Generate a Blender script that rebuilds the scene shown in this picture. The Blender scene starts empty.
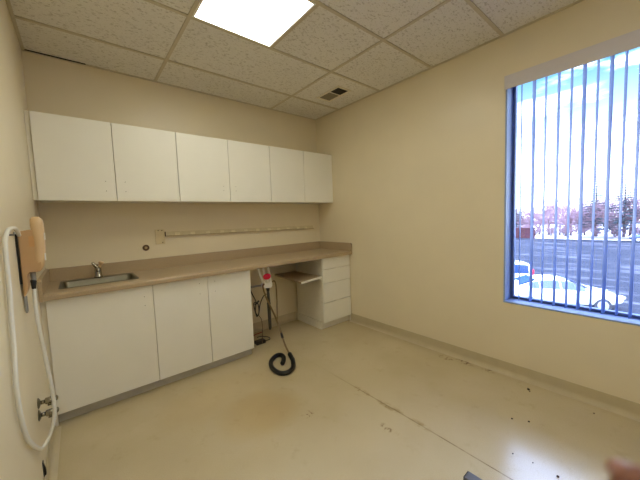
import bpy, bmesh, math, random
from mathutils import Vector, Matrix
random.seed(7)
S = bpy.context.scene
COL = S.collection
PI = math.pi

# ------------------------------------------------------------------ materials
def lin(c):
    return tuple((x/12.92 if x <= .04045 else ((x+.055)/1.055)**2.4) for x in [v/255 for v in c]) + (1,)

def nodes_of(m):
    m.use_nodes = True
    return m.node_tree.nodes, m.node_tree.links

def mat(name, rgb, rough=.5, metal=0, spec=.5, vary=.05, scale=20, bump=0, bscale=200, stretch=(1, 1, 1), coat=0, trans=0):
    m = bpy.data.materials.new(name)
    N, L = nodes_of(m)
    b = N['Principled BSDF']
    b.inputs['Roughness'].default_value = rough
    b.inputs['Metallic'].default_value = metal
    b.inputs['Specular IOR Level'].default_value = spec
    if coat:
        b.inputs['Coat Weight'].default_value = coat
        b.inputs['Coat Roughness'].default_value = .1
    tc = N.new('ShaderNodeTexCoord')
    mp = N.new('ShaderNodeMapping'); mp.inputs['Scale'].default_value = stretch
    L.new(tc.outputs['Object'], mp.inputs['Vector'])
    n = N.new('ShaderNodeTexNoise'); n.inputs['Scale'].default_value = scale; n.inputs['Detail'].default_value = 5
    L.new(mp.outputs['Vector'], n.inputs['Vector'])
    r = N.new('ShaderNodeValToRGB')
    c = lin(rgb)
    r.color_ramp.elements[0].position = .3
    r.color_ramp.elements[1].position = .7
    r.color_ramp.elements[0].color = tuple(x*(1-vary) for x in c[:3])+(1,)
    r.color_ramp.elements[1].color = tuple(min(1, x*(1+vary)) for x in c[:3])+(1,)
    L.new(n.outputs['Fac'], r.inputs['Fac'])
    L.new(r.outputs['Color'], b.inputs['Base Color'])
    if bump:
        n2 = N.new('ShaderNodeTexNoise'); n2.inputs['Scale'].default_value = bscale; n2.inputs['Detail'].default_value = 3
        L.new(mp.outputs['Vector'], n2.inputs['Vector'])
        bp = N.new('ShaderNodeBump'); bp.inputs['Strength'].default_value = bump; bp.inputs['Distance'].default_value = .003
        L.new(n2.outputs['Fac'], bp.inputs['Height'])
        L.new(bp.outputs['Normal'], b.inputs['Normal'])
    return m

def emit(name, rgb, strength):
    m = bpy.data.materials.new(name)
    N, L = nodes_of(m)
    N.remove(N['Principled BSDF'])
    e = N.new('ShaderNodeEmission'); e.inputs['Color'].default_value = tuple(rgb)+(1,); e.inputs['Strength'].default_value = strength
    L.new(e.outputs[0], N['Material Output'].inputs['Surface'])
    return m

M = {}
M['wall'] = mat('cream_wall_paint', (226, 214, 186), .38, vary=.02, scale=3, bump=.12, bscale=90)
M['ceil_bar'] = mat('ceiling_bar_paint', (200, 190, 166), .5)
M['cab'] = mat('white_laminate', (238, 236, 226), .42, vary=.012, scale=4)
M['cab_edge'] = mat('laminate_edge', (226, 221, 206), .5, vary=.02)
M['kick'] = mat('grey_toe_kick_vinyl', (192, 188, 176), .5, vary=.05)
M['counter'] = mat('tan_laminate', (176, 156, 126), .38, vary=.10, scale=140)
M['cove'] = mat('beige_cove_vinyl', (192, 178, 146), .35, vary=.04, scale=12)
M['steel'] = mat('brushed_steel', (128, 124, 110), .34, metal=1, vary=.06, scale=60, stretch=(1, 12, 1))
M['chrome'] = mat('chrome', (150, 144, 130), .2, metal=1, vary=.03)
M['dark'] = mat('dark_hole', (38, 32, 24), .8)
M['hole'] = mat('screw_hole', (90, 80, 66), .8)
M['brown'] = mat('brown_plastic', (88, 64, 44), .5)
M['rail'] = mat('rail_cream_plastic', (214, 202, 168), .45)
M['lip'] = mat('rail_lip_plastic', (176, 156, 116), .45)  # shadow line under the rail put into colour; wall port plug shares it
M['clip'] = mat('rail_clip', (228, 218, 186), .4)
M['plate'] = mat('painted_plate', (216, 200, 160), .45)
M['tan'] = mat('tan_plastic', (198, 160, 116), .45, vary=.03)
M['tan2'] = mat('pale_tan_plastic', (218, 186, 142), .35, vary=.03)
M['label'] = mat('tan_label', (205, 158, 105), .5)
M['whitep'] = mat('white_plastic', (246, 245, 240), .35, vary=.02)
M['greyp'] = mat('grey_plastic', (140, 138, 136), .4)
M['black'] = mat('black_rubber', (22, 21, 20), .45, vary=.1)
M['hosew'] = mat('white_vinyl_hose', (226, 224, 216), .35, vary=.03)
M['hoset'] = mat('tan_rubber_hose', (128, 104, 66), .45, vary=.08)
M['wand'] = mat('dark_grey_pipe', (62, 56, 46), .45, vary=.08)
M['red'] = mat('red_plastic', (226, 24, 74), .35)
M['redl'] = mat('red_cable', (130, 30, 24), .5)
M['vent'] = mat('vent_enamel', (228, 220, 198), .45)
M['ventl'] = mat('vent_louvre', (140, 130, 108), .5)
M['slat'] = mat('pale_blue_vinyl_slat', (88, 128, 206), .45, vary=.02)  # blue of flare and backlight put into the colour of pale slats
M['valance'] = mat('valance_vinyl', (206, 200, 204), .45, vary=.02)
M['jamb'] = mat('window_jamb_paint', (142, 164, 206), .45, vary=.02)  # bluish sky and flare tint painted into jamb and sill colour
M['frame'] = mat('dark_window_frame', (84, 104, 150), .4, metal=.3)
M['tube'] = mat('grey_steel_tube', (104, 104, 106), .4, metal=.5, vary=.06)
M['skin'] = mat('skin', (128, 80, 62), .5, vary=.06, scale=300, bump=.1, bscale=900)
M['nail'] = mat('fingernail', (150, 104, 90), .3)
M['sleeve'] = mat('grey_sleeve_cloth', (92, 96, 104), .9, vary=.1, scale=150)
M['carw'] = mat('white_car_paint', (246, 246, 248), .25, coat=.5, vary=.01)
M['carb'] = mat('blue_car_paint', (70, 90, 140), .3, coat=.5)
M['carglass'] = mat('car_window_glass', (30, 52, 92), .1, spec=.7)
M['tyre'] = mat('tyre_rubber', (60, 62, 70), .7)
M['rim'] = mat('alloy_rim', (205, 208, 216), .3, metal=.6)
M['tail'] = mat('red_tail_light', (214, 40, 60), .25)
M['head'] = mat('headlight_lens', (220, 226, 236), .15)
M['fence'] = mat('reddish_brown_boards', (76, 38, 44), .8, vary=.15, scale=2)
M['bark'] = mat('bare_twig_bark', (172, 142, 150), .9, vary=.15, scale=2)
M['bark2'] = mat('trunk_bark', (104, 88, 92), .9, vary=.15, scale=2)
M['needle'] = mat('conifer_needles', (74, 86, 94), .9, vary=.25, scale=3)
M['snow'] = mat('old_snow', (244, 244, 248), .8, vary=.03, scale=.4)
M['dirt'] = mat('dirt_crumb', (62, 48, 32), .9, vary=.3)

def glass_mat():
    m = bpy.data.materials.new('window_glass')
    N, L = nodes_of(m)
    N.remove(N['Principled BSDF'])
    t = N.new('ShaderNodeBsdfTransparent'); t.inputs[0].default_value = (.95, .97, 1, 1)
    g = N.new('ShaderNodeBsdfGlossy'); g.inputs['Roughness'].default_value = .02
    f = N.new('ShaderNodeFresnel'); f.inputs[0].default_value = 1.3
    x = N.new('ShaderNodeMixShader')
    L.new(f.outputs[0], x.inputs[0]); L.new(t.outputs[0], x.inputs[1]); L.new(g.outputs[0], x.inputs[2])
    L.new(x.outputs[0], N['Material Output'].inputs['Surface'])
    return m
M['glass'] = glass_mat()

class G:
    """tiny node-graph helper"""
    def __init__(self, m):
        self.N, self.L = nodes_of(m)
    def __call__(self, op, a, b=None, c=None, clamp=False):
        n = self.N.new('ShaderNodeMath'); n.operation = op; n.use_clamp = clamp
        for i, v in enumerate((a, b, c)):
            if v is None: continue
            if isinstance(v, (int, float)): n.inputs[i].default_value = v
            else: self.L.new(v, n.inputs[i])
        return n.outputs[0]
    def noise(self, vec, scale, detail=3, rough=.5):
        n = self.N.new('ShaderNodeTexNoise'); n.inputs['Scale'].default_value = scale
        n.inputs['Detail'].default_value = detail; n.inputs['Roughness'].default_value = rough
        self.L.new(vec, n.inputs['Vector']); return n.outputs['Fac']
    def mix(self, fac, a, b):
        n = self.N.new('ShaderNodeMix'); n.data_type = 'RGBA'
        for k, v in (('Factor', fac), ('A', a), ('B', b)):
            s = [i for i in n.inputs if i.name == k and (k == 'Factor' and i.type == 'VALUE' or i.type == 'RGBA')][0]
            if isinstance(v, (int, float)): s.default_value = v
            elif isinstance(v, tuple): s.default_value = v
            else: self.L.new(v, s)
        return [o for o in n.outputs if o.type == 'RGBA'][0]
    def smooth(self, x, lo, hi):
        n = self.N.new('ShaderNodeMapRange'); n.interpolation_type = 'SMOOTHSTEP'
        n.inputs['From Min'].default_value = lo; n.inputs['From Max'].default_value = hi
        self.L.new(x, n.inputs['Value']); return n.outputs['Result']

def floor_mat():
    m = bpy.data.materials.new('beige_sheet_vinyl')
    g = G(m); b = g.N['Principled BSDF']
    tc = g.N.new('ShaderNodeTexCoord'); P = tc.outputs['Object']
    sx = g.N.new('ShaderNodeSeparateXYZ'); g.L.new(P, sx.inputs[0]); X, Y = sx.outputs['X'], sx.outputs['Y']
    n1 = g.noise(P, 1.3, 4); n2 = g.noise(P, 260, 2); n3 = g.noise(P, 9, 5, .65)
    base = g.mix(g.smooth(n1, .35, .65), lin((192, 177, 143)), lin((201, 187, 154)))
    base = g.mix(g('MULTIPLY', g.smooth(n2, .45, .7), .35), base, lin((170, 150, 108)))
    base = g.mix(g('MULTIPLY', g.smooth(n3, .56, .72), .16), base, lin((146, 122, 78)))
    def ell(cx, cy, rx, ry, amt, col, nz=n3, lo=.35, hi=.6):
        nonlocal base
        dx = g('DIVIDE', g('SUBTRACT', X, cx), rx); dy = g('DIVIDE', g('SUBTRACT', Y, cy), ry)
        d = g('ADD', g('MULTIPLY', dx, dx), g('MULTIPLY', dy, dy))
        w = g('SUBTRACT', 1, g.smooth(d, 0, 1))
        w = g('MULTIPLY', g('MULTIPLY', w, g.smooth(nz, lo, hi)), amt)
        base = g.mix(w, base, lin(col))
    n4 = g.noise(P, 30, 5, .7)
    ell(1.10, -1.40, .36, .30, .40, (182, 150, 84), n1, 0, .5)        # yellowed patch
    ell(1.00, -1.0, .6, .35, .22, (180, 148, 86), n1, 0, .5)
    ell(1.80, -1.98, .035, .14, .75, (138, 112, 66), n4, .4, .6)   # scuffs along the seam
    ell(1.80, -1.72, .03, .10, .7, (150, 122, 76), n4, .45, .6)
    ell(1.80, -2.22, .03, .10, .55, (150, 122, 76), n4, .45, .6)
    ell(1.325, -1.65, .05, .055, .8, (112, 70, 46), n4, .53, .6)
    ell(1.62, -2.10, .03, .09, .7, (120, 92, 60), n4, .5, .6)
    ell(2.76, -1.9, .05, .09, .8, (120, 92, 56), n4, .5, .6)
    ell(2.80, -2.06, .05, .10, .9, (110, 80, 46), n4, .48, .58)
    ell(2.80, -2.25, .04, .07, .8, (110, 80, 46), n4, .5, .6)
    # welded seam
    ds = g('ABSOLUTE', g('SUBTRACT', X, g('ADD', 1.80, g('MULTIPLY', g('MAXIMUM', g('SUBTRACT', -2.1, Y), 0), -.02))))
    sw = g('SUBTRACT', 1, g.smooth(ds, .0015, .0055))
    sw = g('MULTIPLY', sw, g('ADD', .12, g('MULTIPLY', g.smooth(g('MULTIPLY', Y, -1), 1.22, 1.9), .88)))
    base = g.mix(g('MULTIPLY', sw, g('ADD', .35, g('MULTIPLY', g.smooth(n3, .35, .6), .4))), base, lin((112, 90, 58)))
    g.L.new(base, b.inputs['Base Color'])
    rr = g('ADD', .15, g('MULTIPLY', n3, .10)); g.L.new(rr, b.inputs['Roughness'])
    b.inputs['Specular IOR Level'].default_value = .55
    bp = g.N.new('ShaderNodeBump'); bp.inputs['Strength'].default_value = .06; bp.inputs['Distance'].default_value = .002
    g.L.new(g.noise(P, 60, 2), bp.inputs['Height']); g.L.new(bp.outputs[0], b.inputs['Normal'])
    return m
M['floor'] = floor_mat()

def tile_mat():
    m = bpy.data.materials.new('fissured_ceiling_tile')
    g = G(m); b = g.N['Principled BSDF']
    tc = g.N.new('ShaderNodeTexCoord'); P = tc.outputs['Object']
    mp = g.N.new('ShaderNodeMapping'); mp.inputs['Scale'].default_value = (1, 1.8, 1); mp.inputs['Rotation'].default_value = (0, 0, .35)
    g.L.new(P, mp.inputs[0]); V = mp.outputs[0]
    a = g.noise(V, 46, 3, .6); c = g.noise(V, 130, 2)
    pit = g.smooth(a, .54, .66); fine = g.smooth(c, .55, .7)
    col = g.mix(g('MULTIPLY', pit, .52), lin((230, 227, 219)), lin((158, 148, 124)))
    col = g.mix(g('MULTIPLY', fine, .3), col, lin((172, 160, 134)))
    g.L.new(col, b.inputs['Base Color']); b.inputs['Roughness'].default_value = .95
    b.inputs['Specular IOR Level'].default_value = .1
    bp = g.N.new('ShaderNodeBump'); bp.inputs['Strength'].default_value = .5; bp.inputs['Distance'].default_value = .004; bp.invert = True
    g.L.new(pit, bp.inputs['Height']); g.L.new(bp.outputs[0], b.inputs['Normal'])
    return m
M['tile'] = tile_mat()

def lot_mat():
    m = bpy.data.materials.new('salt_streaked_asphalt')
    g = G(m); b = g.N['Principled BSDF']
    tc = g.N.new('ShaderNodeTexCoord'); P = tc.outputs['Object']
    mp = g.N.new('ShaderNodeMapping'); mp.inputs['Scale'].default_value = (.75, .16, 1); mp.inputs['Rotation'].default_value = (0, 0, .35)
    g.L.new(P, mp.inputs[0])
    a = g.noise(mp.outputs[0], 1.6, 5, .6); f = g.noise(P, 12, 3)
    col = g.mix(g.smooth(a, .5, .66), lin((41, 43, 52)), lin((84, 83, 90)))
    col = g.mix(g('MULTIPLY', g.smooth(f, .4, .7), .2), col, lin((28, 30, 38)))
    g.L.new(col, b.inputs['Base Color']); b.inputs['Roughness'].default_value = .9
    b.inputs['Specular IOR Level'].default_value = .1
    return m
M['lot'] = lot_mat()

# ------------------------------------------------------------------ mesh helpers
class MB:
    def __init__(self): self.v = []; self.f = []; self.sm = []
    def add(self, vs, fs, smooth=False):
        o = len(self.v); self.v += [tuple(p) for p in vs]
        for f in fs: self.f.append([i+o for i in f]); self.sm.append(smooth)
        return self
    def box(self, x0, y0, z0, x1, y1, z1):
        x0, x1 = sorted((x0, x1)); y0, y1 = sorted((y0, y1)); z0, z1 = sorted((z0, z1))
        v = [(x0,y0,z0),(x1,y0,z0),(x1,y1,z0),(x0,y1,z0),(x0,y0,z1),(x1,y0,z1),(x1,y1,z1),(x0,y1,z1)]
        return self.add(v, [(0,3,2,1),(4,5,6,7),(0,1,5,4),(1,2,6,5),(2,3,7,6),(3,0,4,7)])
    def prism(self, poly, axis, a, b, smooth=False):
        """poly of 2D points extruded along axis between a and b"""
        def put(p, t):
            if axis == 'x': return (t, p[0], p[1])
            if axis == 'y': return (p[0], t, p[1])
            return (p[0], p[1], t)
        n = len(poly); ar = sum(poly[i][0]*poly[(i+1)%n][1]-poly[(i+1)%n][0]*poly[i][1] for i in range(n))
        vs = [put(p, a) for p in poly]+[put(p, b) for p in poly]
        fs = [tuple(range(n))[::-1], tuple(range(n, 2*n))]+[(i, (i+1)%n, n+(i+1)%n, n+i) for i in range(n)]
        return self.add(vs, fs, smooth)
    def tube(self, pts, r, n=10, caps=True, smooth=True):
        pts = [Vector(p) for p in pts]; k = len(pts)
        rs = r if isinstance(r, (list, tuple)) else [r]*k
        t0 = (pts[1]-pts[0]).normalized(); u = t0.orthogonal().normalized()
        vs = []
        for i, p in enumerate(pts):
            t = (pts[min(i+1, k-1)]-pts[max(i-1, 0)]).normalized()
            u = (u-t*u.dot(t)); u = u.normalized() if u.length > 1e-6 else t.orthogonal().normalized()
            w = t.cross(u)
            for j in range(n):
                a = 2*PI*j/n; vs.append(p+(u*math.cos(a)+w*math.sin(a))*rs[i])
        fs = [(i*n+j, i*n+(j+1)%n, (i+1)*n+(j+1)%n, (i+1)*n+j) for i in range(k-1) for j in range(n)]
        if caps: fs += [tuple(range(n))[::-1], tuple(range((k-1)*n, k*n))]
        return self.add(vs, fs, smooth)
    def cyl(self, p0, p1, r, n=16, r1=None): return self.tube([p0, p1], [r, r if r1 is None else r1], n, smooth=False)
    def ball(self, c, r, nu=14, nv=9, s=(1, 1, 1)):
        vs = [(c[0], c[1], c[2]-r*s[2])]
        for i in range(1, nv):
            a = -PI/2+PI*i/nv
            for j in range(nu):
                b = 2*PI*j/nu; vs.append((c[0]+r*s[0]*math.cos(a)*math.cos(b), c[1]+r*s[1]*math.cos(a)*math.sin(b), c[2]+r*s[2]*math.sin(a)))
        vs.append((c[0], c[1], c[2]+r*s[2])); e = len(vs)-1
        fs = [(0, 1+(j+1)%nu, 1+j) for j in range(nu)]
        fs += [(1+(i*nu)+j, 1+(i*nu)+(j+1)%nu, 1+(i+1)*nu+(j+1)%nu, 1+(i+1)*nu+j) for i in range(nv-2) for j in range(nu)]
        fs += [(e, 1+(nv-2)*nu+j, 1+(nv-2)*nu+(j+1)%nu) for j in range(nu)]
        return self.add(vs, fs, True)
    def build(self, name, m, parent=None, bevel=0, seg=2, smooth=None, loc=None):
        L = Vector((0, 0, 0))
        if parent is not None: L = Vector(parent.get('_o', (0, 0, 0)))
        elif loc is not None: L = Vector(loc)
        me = bpy.data.meshes.new(name)
        me.from_pydata([Vector(p)-L for p in self.v], [], self.f)
        bm = bmesh.new(); bm.from_mesh(me)
        bmesh.ops.recalc_face_normals(bm, faces=bm.faces); bm.to_mesh(me); bm.free()
        for p, s in zip(me.polygons, self.sm): p.use_smooth = s if smooth is None else smooth
        me.materials.append(m)
        o = bpy.data.objects.new(name, me); COL.objects.link(o)
        if parent is not None: o.parent = parent
        else: o.location = L
        o['_o'] = tuple(L)
        if bevel:
            b = o.modifiers.new('bevel', 'BEVEL'); b.width = bevel; b.segments = seg; b.limit_method = 'ANGLE'; b.angle_limit = .6
        return o

def crv(pts, per=8):
    """Catmull-Rom through pts"""
    P = [Vector(p) for p in pts]; P = [P[0]*2-P[1]]+P+[P[-1]*2-P[-2]]; out = []
    for i in range(1, len(P)-2):
        a, b, c, d = P[i-1:i+3]
        for k in range(per):
            t = k/per
            out.append(.5*((2*b)+(c-a)*t+(2*a-5*b+4*c-d)*t*t+(3*b-a-3*c+d)*t**3))
    out.append(P[-2]); return out

def tag(o, label, cat, group=None, kind=None):
    o['label'] = label; o['category'] = cat
    if group: o['group'] = group
    if kind: o['kind'] = kind
    return o
def thing(name, loc, label, cat, group=None):
    o = bpy.data.objects.new(name, None); COL.objects.link(o); o.location = loc; o['_o'] = tuple(loc)
    o.empty_display_size = .05
    return tag(o, label, cat, group)
def struct(o): o['kind'] = 'structure'; return o
def box(*a): return MB().box(*a)
def kids(o): return [c for c in bpy.data.objects if c.parent == o]
def copy_tree(o, parent=None):
    c = o.copy(); COL.objects.link(c)
    if parent is not None: c.parent = parent
    for ch in kids(o): copy_tree(ch, c)
    return c

# ------------------------------------------------------------------ room dimensions
XL, XR, YF, H = -.022, 2.857, -4.10, 2.705
WY0, WY1, WZ0, WZ1 = -3.80, -2.342, .600, 2.397     # window opening
T = .17

struct(box(XL-.15, YF-.15, -.12, XR+T, .15, 0).build('floor', M['floor']))
struct(box(XL-.15, YF-.15, H+.002, XR+T, .15, H+.12).build('ceiling', M['tile']))
struct(box(XL-.15, 0, 0, XR+T, .15, H+.001).build('wall_back', M['wall']))
struct(box(XL-.15, YF, 0, XL, -.0005, H+.001).build('wall_left', M['wall']))
struct(box(XL-.15, YF-.15, 0, XR+T, YF-.0005, H+.001).build('wall_front', M['wall']))
w = MB()
w.box(XR, WY1, 0, XR+T, -.0005, H+.001); w.box(XR, YF, 0, XR+T, WY0, H+.001)
w.box(XR, WY0, 0, XR+T, WY1, WZ0); w.box(XR, WY0, WZ1, XR+T, WY1, H+.001)
struct(w.build('wall_right', M['wall']))

# ceiling grid
C1, CF, C2 = .877, 1.487, 2.134
L2, L1, L0, Lm = -.473, -1.126, -1.7306, -2.322
g = MB(); bw = .012; zt, zb = H+.0015, H-.005
for y in (L2, L1, L0, Lm, -2.92, -3.53): g.box(XL+.001, y-bw, zb, XR-.001, y+bw, zt)
for x in (C1, C2):
    ys = [-.001, L2-0, L1, L0, Lm, -2.92, -3.53, YF+.001]
    for a, b in zip(ys[:-1], ys[1:]): g.box(x-bw, b+bw if b != ys[-1] else b, zb, x+bw, a-bw if a != ys[0] else a, zt)
g.box(CF-bw, L0+bw, zb, CF+bw, L1-bw, zt)
# wall angle
g.box(XL+.001, -.02, zb, XR-.001, -.001, zt); g.box(XR-.02, YF+.001, zb, XR-.001, -.02, zt); g.box(XL+.001, YF+.001, zb, XL+.02, -.02, zt)
struct(g.build('trim_1', M['ceil_bar']))

struct(box(XL+.0205, -.0245, H-.0065, .36, -.0205, H+.0015).build('trim_2', M['dark']))  # dark strip painting the shade of a gap between wall and ceiling

# coved baseboards
def cove(d, o):   # profile (distance from wall, z)
    pr = [(.001, .10), (.005, .10), (.006, .045)]
    for k in range(7):
        a = PI/2*k/6; pr.append((.006+.034*(1-math.cos(a)), .036*(1-math.sin(a))+.001))
    pr += [(.001, .001)]
    return [(o+d*p[0], p[1]) for p in pr]
m_ = MB(); m_.prism(cove(-1, XR), 'y', YF+.01, -.585)
struct(m_.build('baseboard_right', M['cove'], smooth=False))
m_ = MB(); m_.prism(cove(-1, 0), 'x', 1.466, 2.383)
struct(m_.build('baseboard_back', M['cove']))
m_ = MB(); m_.prism(cove(1, XL), 'y', YF+.01, -.60)
struct(m_.build('baseboard_left', M['cove']))

# ------------------------------------------------------------------ window
wr = bpy.data.objects.new('window_1', None); COL.objects.link(wr); wr.location = (XR, WY1, WZ0); wr['_o'] = (XR, WY1, WZ0); struct(wr)
f = MB(); x0, x1 = XR+.125, XR+.165; fw = .020
f.box(x0, WY0+.013, WZ0+.013, x1, WY0+.013+fw, WZ1-.013); f.box(x0, WY1-.013-fw, WZ0+.013, x1, WY1-.013, WZ1-.013)
f.box(x0, WY0+.013+fw, WZ0+.013, x1, WY1-.013-fw, WZ0+.013+fw); f.box(x0, WY0+.013+fw, WZ1-.013-fw, x1, WY1-.013-fw, WZ1-.013)
fo = f.build('window_frame', M['frame'], wr)
box(XR+.142, WY0+.013+fw, WZ0+.013+fw, XR+.146, WY1-.013-fw, WZ1-.013-fw).build('pane', M['glass'], wr)
j = MB()
j.box(XR+.0008, WY1-.012, WZ0+.013, x1, WY1-.0005, WZ1-.013); j.box(XR+.0008, WY0+.0005, WZ0+.013, x1, WY0+.012, WZ1-.013)
j.box(XR+.0008, WY0+.0005, WZ1-.012, x1, WY1-.0005, WZ1-.0005)
j.build('window_jamb', M['jamb'], wr)
box(XR-.004, WY0+.0005, WZ0+.0005, x1, WY1-.0005, WZ0+.012).build('window_sill', M['jamb'], wr, .002)

bl = thing('vertical_blinds', (XR+.04, (WY0+WY1)/2, WZ1-.013), 'vertical blinds with pale bluish slats turned open under a long valance in the window', 'blinds')
v = MB(); v.box(XR-.012, WY0-.01, WZ1-.105, XR-.006, WY1+.006, WZ1-.003); v.box(XR-.0055, WY0+.014, WZ1-.06, XR+.021, WY1-.014, WZ1-.0145)
v.build('valance', M['valance'], bl, .0015)
box(XR+.022, WY0+.016, WZ1-.05, XR+.058, WY1-.016, WZ1-.0135).build('headrail', M['whitep'], bl, .002)
ys = [-2.441, -2.519, -2.591, -2.665, -2.735, -2.801, -2.867, -2.931, -2.995, -3.057]
while ys[-1] > -3.70: ys.append(ys[-1]-.066)
dev = [.09, .27, .15, .20, .17, .26, .16, .25, .17, .2]
for i, y in enumerate(ys):
    dd = dev[i] if i < len(dev) else random.uniform(.14, .24)
    s = (y+3.2)/2.68-dd
    a = math.atan(s); ca, sa = math.cos(a), math.sin(a); hw = .038
    P = []; n = 6
    for side in (0, 1):
        for k in range(n+1):
            t = -1+2*k/n; c = .004*(1-t*t)+(.0011 if side else 0)
            P.append((t*hw, c))
        if side == 0: lo = P[:]; P = []
    ring = lo+P[::-1]
    poly = [(XR+.045+p[0]*ca-p[1]*sa, y+p[0]*sa+p[1]*ca) for p in ring]
    so = MB().prism(poly, 'z', WZ0+.030, WZ1-.058).build('slat', M['slat'], bl)
    box(XR+.0435, y-.002, WZ1-.060, XR+.0465, y+.002, WZ1-.049).build('slat_hook', M['whitep'], so)

# ------------------------------------------------------------------ upper cabinets
ux = [.003, .4703, .9475, 1.431, 1.9105, 2.3824, 2.852]
UZ0, UZ1, UY = 1.5465, 2.169, -.3127
ul = ['white double-door wall cabinet at the left end, above the sink',
      'middle white wall cabinet of the three, two doors, above the wall rail',
      'white double-door wall cabinet at the right end against the window wall']
for i in range(3):
    a, b, c = ux[2*i:2*i+3]
    t = thing('wall_cabinet', ((a+c)/2, -.15, UZ0), ul[i], 'cabinet', 'white wall cabinets over the counter')
    g0 = .0008
    box(a+g0, UY+.034, UZ0+.002, c-g0, -.0015, UZ1).build('body', M['cab_edge'], t, .001)
    for q, (l, r) in enumerate(((a, b), (b, c))):
        d = box(l+.0025, UY, UZ0, r-.0025, UY+.0335, UZ1).build('door', M['cab'], t, .0012)
        hx = r-.066 if q == 0 else l+.064
        if i < 2:
            for hz in ((UZ0+.155, UZ0+.078) if i == 0 else (UZ0+.155, UZ0+.112)):
                MB().cyl((hx, UY-.0004, hz), (hx, UY+.004, hz), .0028, 10).build('screw_hole', M['hole'], d)
    if i == 0:
        fl = box(XL+.001, UY+.012, UZ0+.002, a-.0002, UY+.03, UZ1).build('filler_strip', M['cab_edge'], t)

# ------------------------------------------------------------------ base cabinets
bx = [.005, .6237, 1.0516, 1.4622]; BY = -.597; BZ0, BZ1 = .084, .872
def carcass(a, c, t, back=True):
    m = MB(); y0 = BY+.020; th = .016
    m.box(a, y0, BZ0+.012, a+th, -.003, BZ1); m.box(c-th, y0, BZ0+.012, c, -.003, BZ1)
    m.box(a+th, y0, BZ0+.012, c-th, -.003, BZ0+.028); m.box(a+th, -.012, BZ0+.028, c-th, -.003, BZ1)
    m.box(a+th, y0, BZ1-.05, c-th, y0+.016, BZ1)
    m.build('body', M['cab_edge'], t)
    box(a, BY+.06, .001, c, BY+.075, BZ0+.0115).build('toe_kick', M['kick'], t)
    if c > 1.4 and c < 2: box(c-.016, BY+.0755, .001, c, -.003, BZ0+.0115).build('plinth_side', M['kick'], t)
t = thing('base_cabinet', ((bx[0]+bx[1])/2, -.3, .001), 'white single-door base cabinet under the sink', 'cabinet', 'white base cabinets under the counter')
carcass(bx[0]+.0005, bx[1]-.0005, t)
d = box(bx[0]+.001, BY, BZ0, bx[1]-.002, BY+.0185, BZ1).build('door', M['cab'], t, .0012)
for hz in (.785, .716): MB().cyl((bx[1]-.06, BY-.0004, hz), (bx[1]-.06, BY+.004, hz), .0028, 10).build('screw_hole', M['hole'], d)
box(XL+.001, BY+.014, .001, bx[0]-.0005, BY+.03, BZ1).build('filler_strip', M['cab_edge'], t)
t = thing('base_cabinet', ((bx[1]+bx[3])/2, -.3, .001), 'white double-door base cabinet beside the open knee space', 'cabinet', 'white base cabinets under the counter')
carcass(bx[1]+.0005, bx[3], t)
for q, (l, r) in enumerate(((bx[1], bx[2]), (bx[2], bx[3]))):
    d = box(l+.002, BY, BZ0, r-(.002 if q == 0 else 0), BY+.0185, BZ1).build('door', M['cab'], t, .0012)
    hx = r-.07 if q == 0 else l+.064
    for hz in (.816, .725): MB().cyl((hx, BY-.0004, hz), (hx, BY+.004, hz), .0028, 10).build('screw_hole', M['hole'], d)

DX0, DX1 = 2.387, 2.845
t = thing('drawer_cabinet', ((DX0+DX1)/2, -.3, .001), 'white four-drawer base cabinet in the corner by the window wall', 'cabinet')
m = MB(); m.box(DX0, BY+.020, .098, DX0+.017, -.045, BZ1); m.box(DX1-.017, BY+.020, .098, DX1, -.045, BZ1)
m.box(DX0+.017, -.06, .098, DX1-.017, -.045, BZ1); m.box(DX0+.017, BY+.02, .098, DX1-.017, -.06, .114); m.box(DX0+.017, BY+.02, BZ1-.016, DX1-.017, -.06, BZ1)
m.build('body', M['cab_edge'], t)
m = MB(); m.box(DX0-.012, BY+.052, .001, DX1, -.045, .0925)
m.build('plinth', M['cab_edge'], t, .001)
box(DX1+.0008, BY+.02, .001, XR-.001, BY+.036, BZ1).build('filler_strip', M['cab_edge'], t)
dz = [BZ1, .734, .566, .329, BZ0]
for k in range(4):
    d = box(DX0+.002, BY, dz[k+1]+.0035, DX1-.002, BY+.0185, dz[k]-.0035).build('drawer', M['cab'], t, .0012)
    if k < 3: box(DX0+.20, BY+.0030, dz[k+1]-.0030, DX0+.27, BY+.0170, dz[k+1]+.0030).build('finger_pull', M['cab_edge'], d)

# ------------------------------------------------------------------ countertop with a sink cut-out
SX0, SX1, SY0, SY1 = .066, .560, -.478, -.105     # sink rim
CZ0, CZ1 = .8735, .914
t = thing('countertop', (1.4, -.3, CZ0), 'tan laminate countertop with a raised backsplash along the back wall', 'countertop')
fr = []
for k in range(7):
    a = PI/2*k/6; fr.append((-.617-.018*math.sin(a), CZ1+.003-.018*(1-math.cos(a)) if k else CZ1+.003))
prof = [(-.0215, CZ0), (-.0215, CZ1), (-.575, CZ1), (-.595, CZ1+.002), (-.610, CZ1+.003)]+[(-.617-.018*math.sin(PI/2*k/6), CZ1+.003-.016*(1-math.cos(PI/2*k/6))) for k in range(7)]+[(-.634, CZ0+.004), (-.630, CZ0)]
m = MB(); cut = .014
m.prism(prof, 'x', XL+.0225, SX0+cut)
m.prism(prof, 'x', SX1-cut, XR-.0215)
ff = [(SY0+cut, CZ0), (SY0+cut, CZ1)]+prof[2:]
m.prism(ff, 'x', SX0+cut, SX1-cut)
m.box(SX0+cut, SY1-cut, CZ0, SX1-cut, -.0215, CZ1)
m.build('worktop', M['counter'], t)
box(XL+.0225, -.0212, CZ0, XR-.0215, -.001, 1.018).build('backsplash', M['counter'], t, .003)
pe = [(-.635, CZ0), (-.635, 1.005), (-.620, 1.018), (-.001, 1.018), (-.001, CZ0)]
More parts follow.
